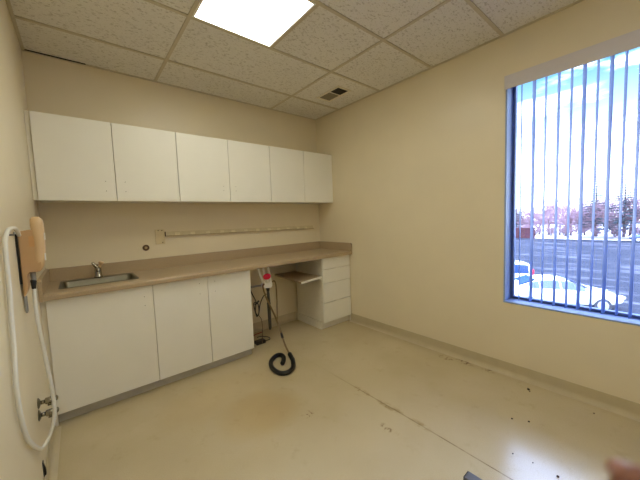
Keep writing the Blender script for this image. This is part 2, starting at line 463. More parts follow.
MB().prism(pe, 'x', XR-.0212, XR-.001).build('side_splash', M['counter'], t, .002)
MB().prism(pe, 'x', XL+.001, XL+.0222).build('side_splash', M['counter'], t, .002)

# sink
t = thing('sink', ((SX0+SX1)/2, (SY0+SY1)/2, CZ1-.16), 'small stainless steel drop-in sink at the left end of the countertop', 'sink')
def rrect(x0, y0, x1, y1, r, z, n=5):
    P = []
    for cx, cy, a0 in ((x1-r, y1-r, 0), (x0+r, y1-r, PI/2), (x0+r, y0+r, PI), (x1-r, y0+r, 1.5*PI)):
        for k in range(n+1):
            a = a0+PI/2*k/n; P.append((cx+r*math.cos(a), cy+r*math.sin(a), z))
    return P
rings = [rrect(SX0, SY0, SX1, SY1, .03, CZ1+.0012), rrect(SX0+.003, SY0+.003, SX1-.003, SY1-.003, .029, CZ1+.0045),
         rrect(SX0+.018, SY0+.018, SX1-.018, SY1-.05, .035, CZ1+.0035), rrect(SX0+.022, SY0+.022, SX1-.022, SY1-.054, .035, CZ1-.004),
         rrect(SX0+.030, SY0+.030, SX1-.030, SY1-.062, .045, CZ1-.13), rrect(SX0+.055, SY0+.055, SX1-.055, SY1-.087, .05, CZ1-.155)]
m = MB(); n = len(rings[0]); vs = sum(rings, [])
fs = [(i*n+j, i*n+(j+1) % n, (i+1)*n+(j+1) % n, (i+1)*n+j) for i in range(len(rings)-1) for j in range(n)]
fs.append(tuple(range((len(rings)-1)*n, len(rings)*n)))
m.add(vs, fs, True); so = m.build('basin', M['steel'], t)
MB().cyl(((SX0+SX1)/2, -.30, CZ1-.1545), ((SX0+SX1)/2, -.30, CZ1-.151), .042, 20).build('drain', M['chrome'], t)
# faucet
fx, fy = .309, -.131; z0 = CZ1+.0050
t = thing('faucet', (fx, fy, z0), 'small chrome single-lever faucet at the back of the sink', 'faucet')
m = MB(); m.tube([(fx, fy, z0), (fx, fy, z0+.008), (fx, fy, z0+.012), (fx, fy, z0+.075), (fx, fy, z0+.088)], [.030, .030, .025, .023, .016], 18)
m.build('body', M['chrome'], t, smooth=True)
MB().tube(crv([(fx, fy-.015, z0+.055), (fx, fy-.06, z0+.085), (fx, fy-.11, z0+.085), (fx, fy-.122, z0+.065)], 6), .012, 12).build('spout', M['chrome'], t)
m = MB(); m.tube(crv([(fx, fy, z0+.082), (fx-.018, fy+.005, z0+.103), (fx-.034, fy+.010, z0+.128)], 5), [.014]*6+[.012, .011, .010, .009, .007], 10)
m.build('lever', M['chrome'], t)
m = MB(); m.tube(crv([(fx+.008, fy, z0+.078), (fx+.020, fy-.004, z0+.105), (fx+.030, fy-.008, z0+.130)], 5), [.012]*6+[.015, .018, .020, .020, .016], 10)
m.build('handle', M['tan2'], t)

# fold-down shelf in the knee space
zt = .657
t = thing('pull_out_shelf', (2.2, -.4, zt), 'tan pull-out shelf with a white front edge, sticking out beside the drawers under the counter', 'shelf')
m = MB(); m.prism([(2.383, -.016), (2.075, -.016), (2.030, -.650), (2.383, -.563)], 'z', zt-.018, zt); m.build('panel', M['counter'], t)
m = MB(); m.prism([(2.030, -.6508), (2.020, -.668), (2.384, -.580), (2.3835, -.5638)], 'z', zt-.020, zt+.001); m.build('front_edge', M['cab'], t, .002)
m = MB(); m.prism([(-.60, zt-.0205), (-.35, zt-.0205), (-.60, zt-.035)], 'x', 2.34, 2.36); m.build('bracket', M['cab'], t)

# ------------------------------------------------------------------ back wall fittings
t = thing('wall_rail', (1.8, -.005, 1.235), 'long cream plastic rail with small clips on the back wall under the cabinets', 'rail')
m = MB(); zr = 0; sl = -.0105
def rz(x): return 1.222+sl*(x-.868)
def slab(x0, x1, y0, y1, z0, z1):
    v_ = [(x, y, rz(x)+z) for z in (z0, z1) for x, y in ((x0, y0), (x1, y0), (x1, y1), (x0, y1))]
    return MB().add(v_, [(0,3,2,1),(4,5,6,7),(0,1,5,4),(1,2,6,5),(2,3,7,6),(3,0,4,7)])
slab(.868, 2.735, -.007, -.001, .0075, .046).build('channel', M['rail'], t)
slab(.868, 2.735, -.024, -.001, 0, .007).build('lip', M['lip'], t, .001)  # darker ledge added to draw the shadow line under the rail
slab(.862, .8675, -.024, -.001, 0, .046).build('end_cap', M['brown'], t)
for k in range(12):
    x = .985+k*.148+random.uniform(-.012, .012)
    slab(x-.024, x+.024, -.013, -.0075, .0080, .034).build('clip', M['clip'], t, .001)
t = thing('cover_plate', (.83, -.003, 1.225), 'blank wall plate painted wall-colour, left of the rail', 'wall plate')
box(.778, -.006, 1.150, .862, -.001, 1.292).build('plate', M['plate'], t, .002)
for x, z in ((.806, 1.282), (.838, 1.282), (.838, 1.165)):
    MB().cyl((x, -.0075, z), (x, -.0061, z), .005, 10).build('screw', M['hole'], t)
t = thing('wall_port', (.692, -.003, 1.125), 'round brown cap on the back wall, left of the blank plate', 'wall cap')
MB().tube([(.692, -.001, 1.125), (.692, -.006, 1.125), (.692, -.008, 1.125)], [.029, .029, .024], 20, smooth=False).build('flange', M['brown'], t)
MB().tube([(.692, -.0082, 1.125), (.692, -.012, 1.125)], [.012, .010], 16, smooth=False).build('plug', M['lip'], t)

# ------------------------------------------------------------------ left wall device
t = thing('wall_handset', (XL, -1.25, 1.2), 'tan plastic handset in its wall holder on the left wall, with a looped white hose', 'wall device')
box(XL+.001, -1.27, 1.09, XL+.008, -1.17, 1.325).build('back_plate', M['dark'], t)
m = MB()
bp = [(-.0135, 1.335), (.024, 1.342), (.056, 1.335), (.058, 1.150), (.050, 1.139), (.012, 1.139), (.004, 1.126), (.003, 1.065), (-.007, 1.035), (-.0135, 1.025)]
m.prism(bp, 'y', -1.262, -1.180); m.build('holder', M['tan'], t, .006, 3)
# handset: rounded vertical shell
m = MB(); st = [(1.148, .044, .012, .022), (1.160, .046, .018, .030), (1.20, .050, .021, .034), (1.28, .054, .022, .035), (1.335, .054, .023, .036), (1.37, .053, .024, .036), (1.392, .052, .022, .032), (1.404, .051, .013, .020)]
n = 16; vs = []; fs = []
for z, cx, rx, ry in st:
    for k in range(n):
        a = 2*PI*k/n; ca, sa = math.cos(a), math.sin(a)
        vs.append((cx+rx*math.copysign(abs(ca)**.6, ca), -1.222+ry*1.25*math.copysign(abs(sa)**.6, sa), z))
for i in range(len(st)-1):
    for k in range(n): fs.append((i*n+k, i*n+(k+1) % n, (i+1)*n+(k+1) % n, (i+1)*n+k))
fs += [tuple(range(n))[::-1], tuple(range((len(st)-1)*n, len(st)*n))]
m.add(vs, fs, True); hs = m.build('handset', M['tan2'], t)
box(.0735, -1.245, 1.290, .0785, -1.215, 1.325).build('button', M['whitep'], hs, .001)
box(.0695, -1.250, 1.190, .0745, -1.235, 1.225).build('strip_light', M['whitep'], hs, .001)
box(.022, -1.2632, 1.262, .050, -1.2622, 1.312).build('sticker', M['label'], t)
MB().tube([(-.0125, -1.240, 1.027), (-.0125, -1.240, .955), (-.0125, -1.240, .945)], [.007, .0065, .004], 12).build('nozzle', M['greyp'], t)
MB().tube([(.022, -1.235, 1.138), (.022, -1.235, 1.098)], .0105, 14).build('collar', M['greyp'], t)
MB().tube([(.022, -1.235, 1.098), (.021, -1.236, 1.095), (.020, -1.238, 1.056)], [.011, .012, .008], 14).build('strain_relief', M['black'], t)
hp = [(.020, -1.238, 1.056), (.0195, -1.242, 1.02), (.021, -1.25, .904), (.029, -1.25, .776), (.038, -1.25, .645), (.046, -1.25, .512), (.046, -1.25, .432), (.034, -1.255, .359), (.013, -1.262, .304), (-.005, -1.30, .290),
      (-.009, -1.42, .367), (-.009, -1.604, .514), (-.009, -1.690, .644), (-.009, -1.712, .77), (-.009, -1.676, .903), (-.009, -1.655, 1.014), (-.009, -1.630, 1.122), (-.009, -1.62, 1.227), (-.009, -1.596, 1.305), (-.008, -1.51, 1.345), (-.007, -1.375, 1.352), (-.0075, -1.30, 1.338), (-.0075, -1.257, 1.318)]
MB().tube(crv(hp, 8), .0080, 12).build('hose', M['hosew'], t)
MB().tube([(XL+.001, -1.50, 1.325), (.004, -1.50, 1.325), (.006, -1.50, 1.337)], .004, 8).build('hose_hook', M['greyp'], t)

# shut-off valves
for z, y, lab in ((.448, -1.15, 'upper chrome shut-off valve on the left wall beside the hose loop'), (.392, -1.17, 'lower chrome shut-off valve on the left wall beside the hose loop')):
    t = thing('shutoff_valve', (XL, y, z), lab, 'valve', 'chrome shut-off valves on the left wall')
    MB().tube([(XL+.001, y, z), (XL+.004, y, z), (XL+.010, y, z)], [.0265, .0265, .015], 18, smooth=False).build('flange', M['steel'], t)
    MB().tube([(XL+.011, y, z), (XL+.026, y, z)], .010, 12).build('stub', M['chrome'], t)
    m = MB(); m.tube([(XL+.026, y, z), (XL+.030, y, z), (XL+.058, y, z), (XL+.062, y, z)], [.011, .0165, .0165, .011], 14)
    m.tube([(XL+.044, y, z), (XL+.044, y-.008, z-.024)], .008, 10); m.build('body', M['chrome'], t)
    h = MB(); h.ball((XL+.071, y, z), .012, s=(.7, 1.5, 1.0)); h.build('handle', M['steel'], t)
t = thing('wall_bracket', (XL, -1.2, .12), 'small dark metal bracket low on the left wall', 'bracket')
box(XL+.001, -1.232, .085, XL+.004, -1.206, .175).build('plate', M['wand'], t, .001)
m = MB(); m.prism([(XL+.0042, .10), (XL+.011, .105), (XL+.011, .13), (XL+.0042, .165)], 'y', -1.226, -1.212); m.build('hook', M['dark'], t)

# ------------------------------------------------------------------ knee space: holder, hose, wand, cables
t = thing('hose_holder', (1.69, -.5, .64), 'white pronged hose holder with a red clamp under the counter edge', 'hose holder')
for x0_, x1_ in ((1.598, 1.638), (1.656, 1.672), (1.712, 1.726)):
    m = MB(); m.tube([(x0_, -.50, .872), (x0_, -.515, .835), (x1_, -.525, .70)], .0125, 8); m.build('prong', M['whitep'], t)
m = MB(); m.prism([(1.622, .672), (1.640, .640), (1.725, .632), (1.742, .655), (1.738, .705), (1.705, .715), (1.65, .700)], 'y', -.535, -.475)
m.build('block', M['whitep'], t, .008, 3)
m = MB(); m.ball((1.674, -.545, .762), .040, s=(1.15, .6, .8)); m.build('clamp', M['red'], t)
m = MB(); m.tube([(1.676, -.540, .752), (1.685, -.525, .70)], [.014, .022], 10); m.build('clamp_stem', M['whitep'], t)
MB().tube([(1.4635, -.49, .672), (1.652, -.495, .668)], .010, 10).build('arm', M['greyp'], t)
MB().tube([(1.700, -.505, .634), (1.701, -.505, .600)], [.020, .016], 12).build('socket', M['black'], t)

t = thing('suction_wand', (1.70, -.505, .18), 'dark tapered pipe hanging down from the white hose holder', 'pipe')
MB().tube([(1.701, -.505, .598), (1.702, -.505, .45), (1.703, -.505, .20), (1.703, -.505, .18)], [.013, .019, .017, .012], 12).build('pipe', M['wand'], t)
MB().tube([(1.701, -.505, .470), (1.702, -.505, .455)], .0205, 14).build('ring', M['black'], t)

t = thing('vacuum_hose', (1.6, -.95, .001), 'tan hose from the holder ending in a black ribbed coil on the floor', 'hose')
h1 = [(1.640, -.538, .690), (1.624, -.545, .66), (1.650, -.545, .55), (1.715, -.545, .40), (1.757, -.55, .29), (1.750, -.63, .19), (1.722, -.76, .085), (1.700, -.875, .030)]
MB().tube(crv(h1, 8), .0092, 10).build('tan_tube', M['hoset'], t)
h2 = [(1.752, -.50, .685), (1.785, -.50, .690), (1.803, -.50, .633), (1.802, -.505, .45), (1.792, -.515, .30), (1.765, -.545, .262)]
MB().tube(crv(h2, 8), .0075, 10).build('branch_tube', M['hoset'], t)
MB().tube([(1.745, -.655, .170), (1.734, -.70, .134)], .012, 12).build('joint', M['black'], t)
hb = [(1.703, -.862, .036), (1.690, -.915, .021), (1.665, -.975, .021), (1.592, -1.082, .021), (1.512, -1.118, .021), (1.455, -1.080, .021), (1.450, -.970, .021), (1.500, -.855, .021), (1.585, -.785, .021), (1.640, -.790, .021), (1.640, -.850, .021), (1.600, -.915, .021), (1.560, -.955, .021)]
pp = crv(hb, 16); rr = [.0185+(.0022 if k % 2 else 0) for k in range(len(pp))]
MB().tube(pp, rr, 14).build('ribbed_tube', M['black'], t)

t = thing('power_cable', (1.56, -.45, .3), 'black power cable tied in a bundle beside the white base cabinet', 'cable')
c = [(1.466, -.50, .745), (1.482, -.50, .70), (1.52, -.50, .60), (1.555, -.50, .51), (1.545, -.50, .42), (1.560, -.50, .355), (1.585, -.50, .40), (1.575, -.50, .49), (1.530, -.505, .50), (1.545, -.505, .40), (1.575, -.505, .37), (1.60, -.50, .47), (1.64, -.50, .545), (1.675, -.515, .575)]
MB().tube(crv(c, 8), .0055, 8).build('bundle', M['black'], t)
c = [(1.575, -.50, .37), (1.615, -.49, .30), (1.635, -.46, .15), (1.645, -.42, .03), (1.66, -.40, .022)]
MB().tube(crv(c, 8), .0035, 8).build('lead', M['brown'], t)
MB().tube([(1.540, -.512, .487), (1.592, -.496, .512)], .009, 8).build('cable_tie', M['black'], t)
t = thing('power_adapter', (1.65, -.37, .001), 'black power adapter lying on the floor in the knee space', 'power adapter')
m = MB(); m.box(1.59, -.405, .001, 1.70, -.335, .038); m.build('case', M['black'], t, .008, 3)
MB().tube(crv([(1.700, -.37, .012), (1.77, -.36, .008), (1.79, -.30, .008), (1.74, -.22, .008), (1.68, -.24, .02)], 8), .0045, 8).build('cord', M['black'], t)
MB().tube(crv([(1.55, -.30, .055), (1.64, -.25, .06), (1.76, -.20, .045)], 6), .006, 8).build('red_lead', M['redl'], t)

# ------------------------------------------------------------------ ceiling light and vent
t = thing('ceiling_light', ((C1+CF)/2, (L1+L0)/2, H), 'square lit ceiling light panel set into the ceiling grid', 'ceiling light')
a0, a1, b0, b1 = C1+bw+.001, CF-bw-.001, L0+bw+.001, L1-bw-.001
m = MB(); fw = .012; z0, z1 = H-.006, H+.0012
m.box(a0, b0, z0, a0+fw, b1, z1); m.box(a1-fw, b0, z0, a1, b1, z1); m.box(a0+fw, b0, z0, a1-fw, b0+fw, z1); m.box(a0+fw, b1-fw, z0, a1-fw, b1, z1)
m.build('frame', M['whitep'], t)
M['lamp'] = emit('lit_diffuser', (.98, .96, .80), 15.4)
box(a0+fw+.0005, b0+fw+.0005, H-.004, a1-fw-.0005, b1-fw-.0005, H+.0012).build('diffuser', M['lamp'], t)

fill_panel = copy_tree(t)  # added fill panel out of view, brightens the cabinets and back wall
fill_panel.location.y += (-2.92-3.53)/2-(L1+L0)/2
fill_panel['label'] = 'second square ceiling light panel, behind the camera'
vx0, vx1, vy0, vy1 = 2.385, 2.585, -.955, -.595
t = thing('ceiling_vent', ((vx0+vx1)/2, (vy0+vy1)/2, H), 'small metal air vent in the ceiling tile near the back right corner', 'vent')
m = MB(); fw = .024; z0, z1 = H-.007, H+.0012
m.box(vx0, vy0, z0, vx0+fw, vy1, z1); m.box(vx1-fw, vy0, z0, vx1, vy1, z1); m.box(vx0+fw, vy0, z0, vx1-fw, vy0+fw, z1); m.box(vx0+fw, vy1-fw, z0, vx1-fw, vy1, z1)
ym = -.795; m.box(vx0+fw, ym-.004, z0, vx1-fw, ym+.004, z1)
m.build('frame', M['vent'], t, .002)
box(vx0+fw+.0005, vy0+fw+.0005, H-.0005, vx1-fw-.0005, ym-.0045, H+.0012).build('opening', M['dark'], t)
box(vx0+fw+.0005, ym+.0045, H-.0005, vx1-fw-.0005, vy1-fw-.0005, H+.0012).build('backing', M['ventl'], t)
for k in range(7):
    y = ym+.018+k*.023
    MB().prism([(y, H-.0008), (y+.002, H-.0008), (y+.012, H-.0065), (y+.010, H-.0065)], 'x', vx0+fw+.002, vx1-fw-.002).build('louvre', M['ventl'], t)

# ------------------------------------------------------------------ loose things on the floor
t = thing('steel_tube', (1.70, -2.75, .001), 'grey square steel tube lying on the floor at the bottom edge of the view', 'metal tube')
x0, x1 = 1.580, 1.632
m = MB(); m.box(x0, -3.15, .002, x1, -2.592, .044); m.build('tube', M['tube'], t, .003)
box(x0+.001, -2.5918, .003, x1-.001, -2.588, .043).build('end_cap', M['black'], t, .001)
box(x1+.0002, -2.66, .004, x1+.006, -2.64, .020).build('tab', M['brown'], t, .001)
sp = [(2.718, -2.563, .013), (2.842, -2.646, .008), (2.278, -2.588, .007), (2.325, -2.668, .007), (2.718, -2.925, .006), (1.972, -2.883, .008), (1.969, -2.686, .005), (1.979, -2.776, .004), (2.735, -2.555, .006), (2.70, -2.575, .006)]
for x, y, r in sp:
    m = MB(); m.ball((x, y, r*.45), r, 8, 5, (1, .8, .45))
    m.v = [(p[0]+random.uniform(-.15, .15)*r, p[1]+random.uniform(-.15, .15)*r, max(.0005, p[2])) for p in m.v]
    tag(m.build('dirt_crumb', M['dirt'], loc=(x, y, .0005)), 'small dark crumb of dirt on the beige floor near the window wall', 'dirt', 'dirt crumbs on the floor')

# ------------------------------------------------------------------ outdoors
GZ = -3.3
struct(box(3.6, -45, GZ-.2, 140, 80, GZ).build('ground', M['lot']))
m = MB()
vs = []; nx, ny = 8, 60
for i in range(nx+1):
    for k in range(ny+1):
        y = -40+k*1.6; u = i/nx
        h = math.sin(PI*min(1, u*2.2)/2)*(.35+.12*math.sin(k*1.7)+.08*math.sin(k*.6+1)) if i else 0
        vs.append((58.2+u*40, y, GZ+.005+h+u*.3))
fs = [(i*(ny+1)+k, (i+1)*(ny+1)+k, (i+1)*(ny+1)+k+1, i*(ny+1)+k+1) for i in range(nx) for k in range(ny)]
m.add(vs, fs, True)
tag(m.build('snow_bank', M['snow']), 'white snow lying along the far side of the parking lot', 'snow', kind='stuff')

def car(name, lab, cat, pos, head, paint, suv=False, group=None):
    """local x forward, wheels on z=0"""
    t = thing(name, (0, 0, 0), lab, cat, group)
    if suv: st = [(-2.15, .45, .75, .80, .60, .55), (-2.12, .35, .95, 1.45, .84, .62), (-1.95, .30, 1.02, 1.66, .90, .68), (-1.0, .25, 1.02, 1.72, .92, .70), (.2, .25, 1.0, 1.70, .92, .68), (.55, .25, .99, 1.60, .92, .66), (1.15, .25, .97, 1.02, .91, .62), (1.9, .30, .88, .92, .88, .55), (2.2, .40, .70, .74, .72, .45)]
    else: st = [(-2.35, .45, .72, .78, .62, .50), (-2.28, .32, .90, 1.00, .82, .60), (-1.75, .26, .98, 1.08, .89, .62), (-1.0, .22, .97, 1.38, .91, .60), (-.4, .22, .95, 1.45, .91, .60), (.25, .22, .93, 1.42, .91, .60), (1.05, .22, .90, 1.00, .90, .62), (1.75, .26, .82, .88, .87, .55), (2.2, .32, .66, .72, .74, .42), (2.34, .42, .56, .60, .55, .35)]
    def sec(s):
        x, zb, zw, zt, hw, ht = s
        L = [(x, hw*.86, zb), (x, hw*.985, zb+.14), (x, hw, (zb+zw)/2+.05), (x, hw*.975, zw), (x, ht, zt-.02), (x, ht*.5, zt), (x, 0, zt+.008)]
        return L+[(x, -a[1], a[2]) for a in L[-2::-1]]
    R = [sec(s) for s in st]; n = len(R[0]); m = MB(); vs = sum(R, [])
    fs = [(i*n+k, i*n+k+1, (i+1)*n+k+1, (i+1)*n+k) for i in range(len(R)-1) for k in range(n-1)]
    fs += [(i*n, (i+1)*n, (i+1)*n+n-1, i*n+n-1) for i in range(len(R)-1)]
    fs += [tuple(range(n)), tuple(range((len(R)-1)*n, len(R)*n))[::-1]]
    m.add(vs, fs, True); b = m.build('body', paint, t)
    md = b.modifiers.new('sub', 'SUBSURF'); md.levels = md.render_levels = 2
    def lerp(i, u, k, w, off):
        s0, s1 = R[i], R[i+1]
        A = Vector(s0[k]).lerp(Vector(s1[k]), u); B = Vector(s0[k+1]).lerp(Vector(s1[k+1]), u)
        p = A.lerp(B, w); p.y += off*(1 if p.y > 0 else -1); return p
    i0, i1 = (1, 5) if suv else (2, 5)
    xs = [st[i][0] for i in range(len(st))]
    def at(x, w, sgn, off):
        i = max(k for k in range(len(st)-1) if xs[k] <= x); u = (x-xs[i])/(xs[i+1]-xs[i])
        p = lerp(i, u, 3, w, 0); return Vector((p.x, sgn*(abs(p.y)+off), p.z))
    segs = ((-1.85, -1.05), (-.98, -.15), (-.08, .85)) if suv else ((-1.35, -.95), (-.9, -.15), (-.08, .85))
    for sgn in (1, -1):
        for a, c in segs:
            q = MB(); N_ = 5; vs = []
            for k in range(N_+1):
                x = a+(c-a)*k/N_
                top = .86
                vs += [at(x, .14, sgn, .012), at(x, top, sgn, .012), at(x, .14, sgn, -.02), at(x, top, sgn, -.02)]
            fs = []
            for k in range(N_):
                o = k*4; fs += [(o, o+4, o+5, o+1), (o+2, o+3, o+7, o+6), (o, o+2, o+6, o+4), (o+1, o+5, o+7, o+3)]
            fs += [(0, 1, 3, 2), (N_*4, N_*4+2, N_*4+3, N_*4+1)]
            q.add(vs, fs); q.build('side_window', M['carglass'], t)
    # windscreen and rear window
    def sheet(xa, za, wa, xb, zb, wb, nm):
        q = MB(); d = Vector((zb-za, 0, -(xb-xa))).normalized(); d = d if d.z > 0 else -d
        A = [Vector((xa, -wa, za)), Vector((xa, wa, za)), Vector((xb, wb, zb)), Vector((xb, -wb, zb))]
        q.add([p+d*.02 for p in A]+[p-d*.03 for p in A], [(0,1,2,3),(7,6,5,4),(0,4,5,1),(1,5,6,2),(2,6,7,3),(3,7,4,0)]); q.build(nm, M['carglass'], t)
    if suv: sheet(.62, 1.56, .60, 1.12, 1.06, .72, 'windscreen'); sheet(-2.10, 1.05, .70, -1.99, 1.55, .60, 'rear_window')
    else: sheet(.34, 1.38, .54, 1.0, 1.03, .72, 'windscreen'); sheet(-1.68, 1.10, .62, -1.06, 1.36, .54, 'rear_window')
    wr_ = .35 if suv else .32
    wb = (-1.32, 1.38) if suv else (-1.36, 1.40)
    for x in wb:
        for sgn in (1, -1):
            wy = .90 if suv else .885
            wv = MB().tube([(x, sgn*(wy-.19), wr_), (x, sgn*(wy-.01), wr_), (x, sgn*(wy+.02), wr_)], [wr_, wr_, wr_*.93], 24, smooth=False).build('wheel', M['tyre'], t)
            q = MB(); q.tube([(x, sgn*(wy+.021), wr_), (x, sgn*(wy+.032), wr_)], [wr_*.66, wr_*.62], 20, smooth=False)
            q.build('rim', M['rim'], wv)
    for sgn in (1, -1):
        if suv: box(-2.10, sgn*.62, .98, -1.93, sgn*.885, 1.34).build('tail_light', M['tail'], t, .03)
        else: box(-2.33, sgn*.55, .76, -2.12, sgn*.875, .92).build('tail_light', M['tail'], t, .03)
        if suv: box(1.98, sgn*.52, .70, 2.17, sgn*.84, .86).build('headlight', M['head'], t, .03)
        else: box(1.98, sgn*.45, .62, 2.24, sgn*.80, .74).build('headlight', M['head'], t, .03)
        for x in (-.65, .35): box(x, sgn*.895, .80, x+.16, sgn*.935, .83).build('door_handle', M['rim'] if not suv else paint, t)
        box(.74, sgn*.90, .96, .90, sgn*1.05, 1.09).build('wing_mirror', paint, t, .02)
    t.location = pos; t.rotation_euler = (0, 0, head)
    return t
hd = math.atan2(-.846, .534)
# sedan: front wheel (near side) near (18.39,-1.28)
car('sedan', 'white sedan parked nearest the window, nose to the right', 'car', (17.75, .22, GZ), hd, M['carw'])
car('station_wagon', 'white estate car with a red tail light parked behind the white sedan', 'car', (19.25, 3.80, GZ), hd+PI, M['carw'], True)
car('parked_car', 'small dark blue car far away by the snow at the right edge of the window', 'car', (57.0, -2.05, GZ), PI/2, M['carb'])

t = thing('board_fence', (57.6, 13.5, GZ), 'low reddish brown board fence left of the trees across the lot', 'fence')
m = MB(); y = 10.9
while y < 18.0:
    m.box(57.55, y, GZ+.05, 57.60, y+.19, GZ+1.75); y += .2
m.build('boards', M['fence'], t)
box(57.605, 10.9, GZ+1.3, 57.66, 18.0, GZ+1.42).build('rail', M['fence'], t)
for k in range(4): box(57.665, 11.0+k*2.3, GZ+.001, 57.78, 11.12+k*2.3, GZ+1.8).build('post', M['fence'], t)

def bare_tree(seed, hgt):
    R = random.Random(seed); tr = MB(); tw = MB()
    def grow(p, d, ln, r, lev):
        e = p+d*ln; mid = p.lerp(e, .5)+Vector((R.uniform(-1, 1), R.uniform(-1, 1), 0))*ln*.06
        (tr if lev == 0 else tw).tube([p, mid, e], [r, r*.85, r*.65], 6 if lev == 0 else (4 if lev < 2 else 3), caps=lev == 0)
        if lev >= 4: return
        nb = 9 if lev == 0 else (4 if lev < 3 else 3)
        for k in range(nb):
            u = R.uniform(.12 if lev == 0 else .4, 1) if k else 1
            q = p.lerp(e, u)
            az = R.uniform(0, 2*PI); sp = R.uniform(.4, .95)
            nd = (d*(.3 if lev == 0 and 0 < k < 6 else 1)+Vector((math.cos(az), math.sin(az), R.uniform(-.1, .35)))*sp).normalized()
            grow(q, nd, ln*R.uniform(.6, .82), max(.024, r*.56), lev+1)
    grow(Vector((0, 0, 0)), Vector((0, 0, 1)), hgt*.34, .15, 0)
    t = thing('bare_tree', (0, 0, 0), 'leafless pinkish winter tree in the row across the parking lot', 'tree', 'bare trees across the lot')
    tr.build('trunk', M['bark2'], t); tw.build('branches', M['bark'], t)
    return t
protos = [bare_tree(11+i, 7.4) for i in range(4)]
R = random.Random(5)
spots = []
y = -14.0
while y < 17.5:
    spots.append((61+R.uniform(-1.2, 1.2), y)); y += R.uniform(1.1, 1.5)
y = -14.0
while y < 19.5:
    spots.append((66+R.uniform(-1.5, 1.5), y)); y += R.uniform(1.4, 2.0)
for i, (x, y) in enumerate(spots):
    o = protos[i] if i < 4 else copy_tree(protos[i % 4])
    s = R.uniform(.82, 1.08)
    if y > 10: s *= .8
    o.location = (x, y, GZ+.4); o.scale = (s, s, s*R.uniform(.92, 1.08)); o.rotation_euler = (0, 0, R.uniform(0, 6.28))

def bare_shrub(seed):
    R = random.Random(seed); tw = MB(); st_ = MB()
    for k in range(9):
        az = 2*PI*k/9+R.uniform(-.3, .3); d = Vector((math.cos(az)*R.uniform(.2, .9), math.sin(az)*R.uniform(.2, .9), 1)).normalized()
        p = Vector((math.cos(az)*.06, math.sin(az)*.06, 0)); e = p+d*R.uniform(.7, 1.1)
        st_.tube([p, e], [.035, .022], 4)
        for q in range(9):
            a = p.lerp(e, R.uniform(.25, 1)); b = a+Vector((R.uniform(-1, 1), R.uniform(-1, 1), R.uniform(.1, 1.1))).normalized()*R.uniform(.5, .9)
            tw.tube([a, b], [.022, .014], 3, caps=False)
            for u in range(3): tw.tube([a.lerp(b, .6), b+Vector((R.uniform(-.4, .4), R.uniform(-.4, .4), R.uniform(-.1, .4)))], [.016, .010], 3, caps=False)
    t = thing('bare_shrub', (0, 0, 0), 'low leafless shrub at the foot of the trees across the lot', 'shrub', 'bare shrubs across the lot')
    st_.build('stem', M['bark2'], t); tw.build('twigs', M['bark'], t)
    return t
sh = [bare_shrub(31+i) for i in range(3)]
y = -4.0; i = 0
while y < 13.5:
    o = sh[i] if i < 3 else copy_tree(sh[i % 3]); s = R.uniform(.9, 1.25)
    o.location = (59.3+R.uniform(-.35, .35), y, GZ+.42); o.scale = (s, s, s); o.rotation_euler = (0, 0, R.uniform(0, 6.28)); i += 1; y += R.uniform(1.3, 2.3)

def conifer(seed, hgt, loc, lab):
    R = random.Random(seed)
    t = thing('conifer', (0, 0, 0), lab, 'tree')
    MB().tube([(0, 0, 0), (0, 0, hgt*.5), (0, 0, hgt)], [.16, .10, .02], 7).build('trunk', M['bark2'], t)
    m = MB(); z = hgt*.12
    while z < hgt*.985:
        u = 1-(z/hgt); rad = .25+u*hgt*.26; nb = 9
        for k in range(nb):
            az = R.uniform(0, 2*PI); l = rad*R.uniform(.7, 1.1)
            e = Vector((math.cos(az)*l, math.sin(az)*l, z-.12*l+.05)); p = Vector((0, 0, z))
            m.tube([p, p.lerp(e, .5)+Vector((0, 0, .05*l)), e], [.05, .035, .01], 4, caps=False)
            for q in range(max(3, int(l*7))):
                s = R.uniform(.2, 1); c = p.lerp(e, s); a2 = az+R.choice((-1, 1))*R.uniform(.5, 1.2); l2 = .32*(1.2-s)+.12
                m.tube([c, c+Vector((math.cos(a2)*l2, math.sin(a2)*l2, R.uniform(-.12, .05)))], [.045, .012], 3, caps=False)
        z += .30+.12*R.random()
    m.build('needles', M['needle'], t)
    t.location = loc
conifer(3, 10.2, (59.6, 3.9, GZ+.4), 'taller conifer standing in the middle of the tree row across the lot')
conifer(4, 9.3, (59.6, .95, GZ+.4), 'shorter conifer near the right end of the tree row across the lot')
conifer(6, 7.0, (60.0, 14.2, GZ+.4), 'conifer behind the reddish fence at the left edge of the window')

# ------------------------------------------------------------------ hand of the photographer
CAM = Vector((.20518, -3.20068, 1.34782))
cr = Vector((.76767768, -.63980017, -.03642424)); cu = Vector((.07621962, .0347231, .99648627)); cf = Vector((.63628732, .7677565, -.07542147))
def cs(r, u, f): return CAM+cr*r+cu*u+cf*f
def skin_mesh(name, joints, edges, radii, m, parent, root=0):
    L = Vector(parent['_o'])
    me = bpy.data.meshes.new(name); me.from_pydata([Vector(j)-L for j in joints], edges, [])
    me.materials.append(m)
    o = bpy.data.objects.new(name, me); COL.objects.link(o); o.parent = parent; o['_o'] = tuple(L)
    bm = bmesh.new(); bm.from_mesh(me); ly = bm.verts.layers.skin.verify(); bm.verts.ensure_lookup_table()
    for v_, r in zip(bm.verts, radii):
        v_[ly].radius = (r, r) if not isinstance(r, tuple) else r
        v_[ly].use_root = (v_.index == root)
    bm.to_mesh(me); bm.free()
    md = o.modifiers.new('skin', 'SKIN'); md.use_smooth_shade = True
    sd = o.modifiers.new('sub', 'SUBSURF'); sd.levels = sd.render_levels = 2
    return o
K = [(.0802, -.0655, .074), (.099, -.076, .078), (.122, -.090, .076), (.150, -.098, .055)]     # index: tip .. knuckle
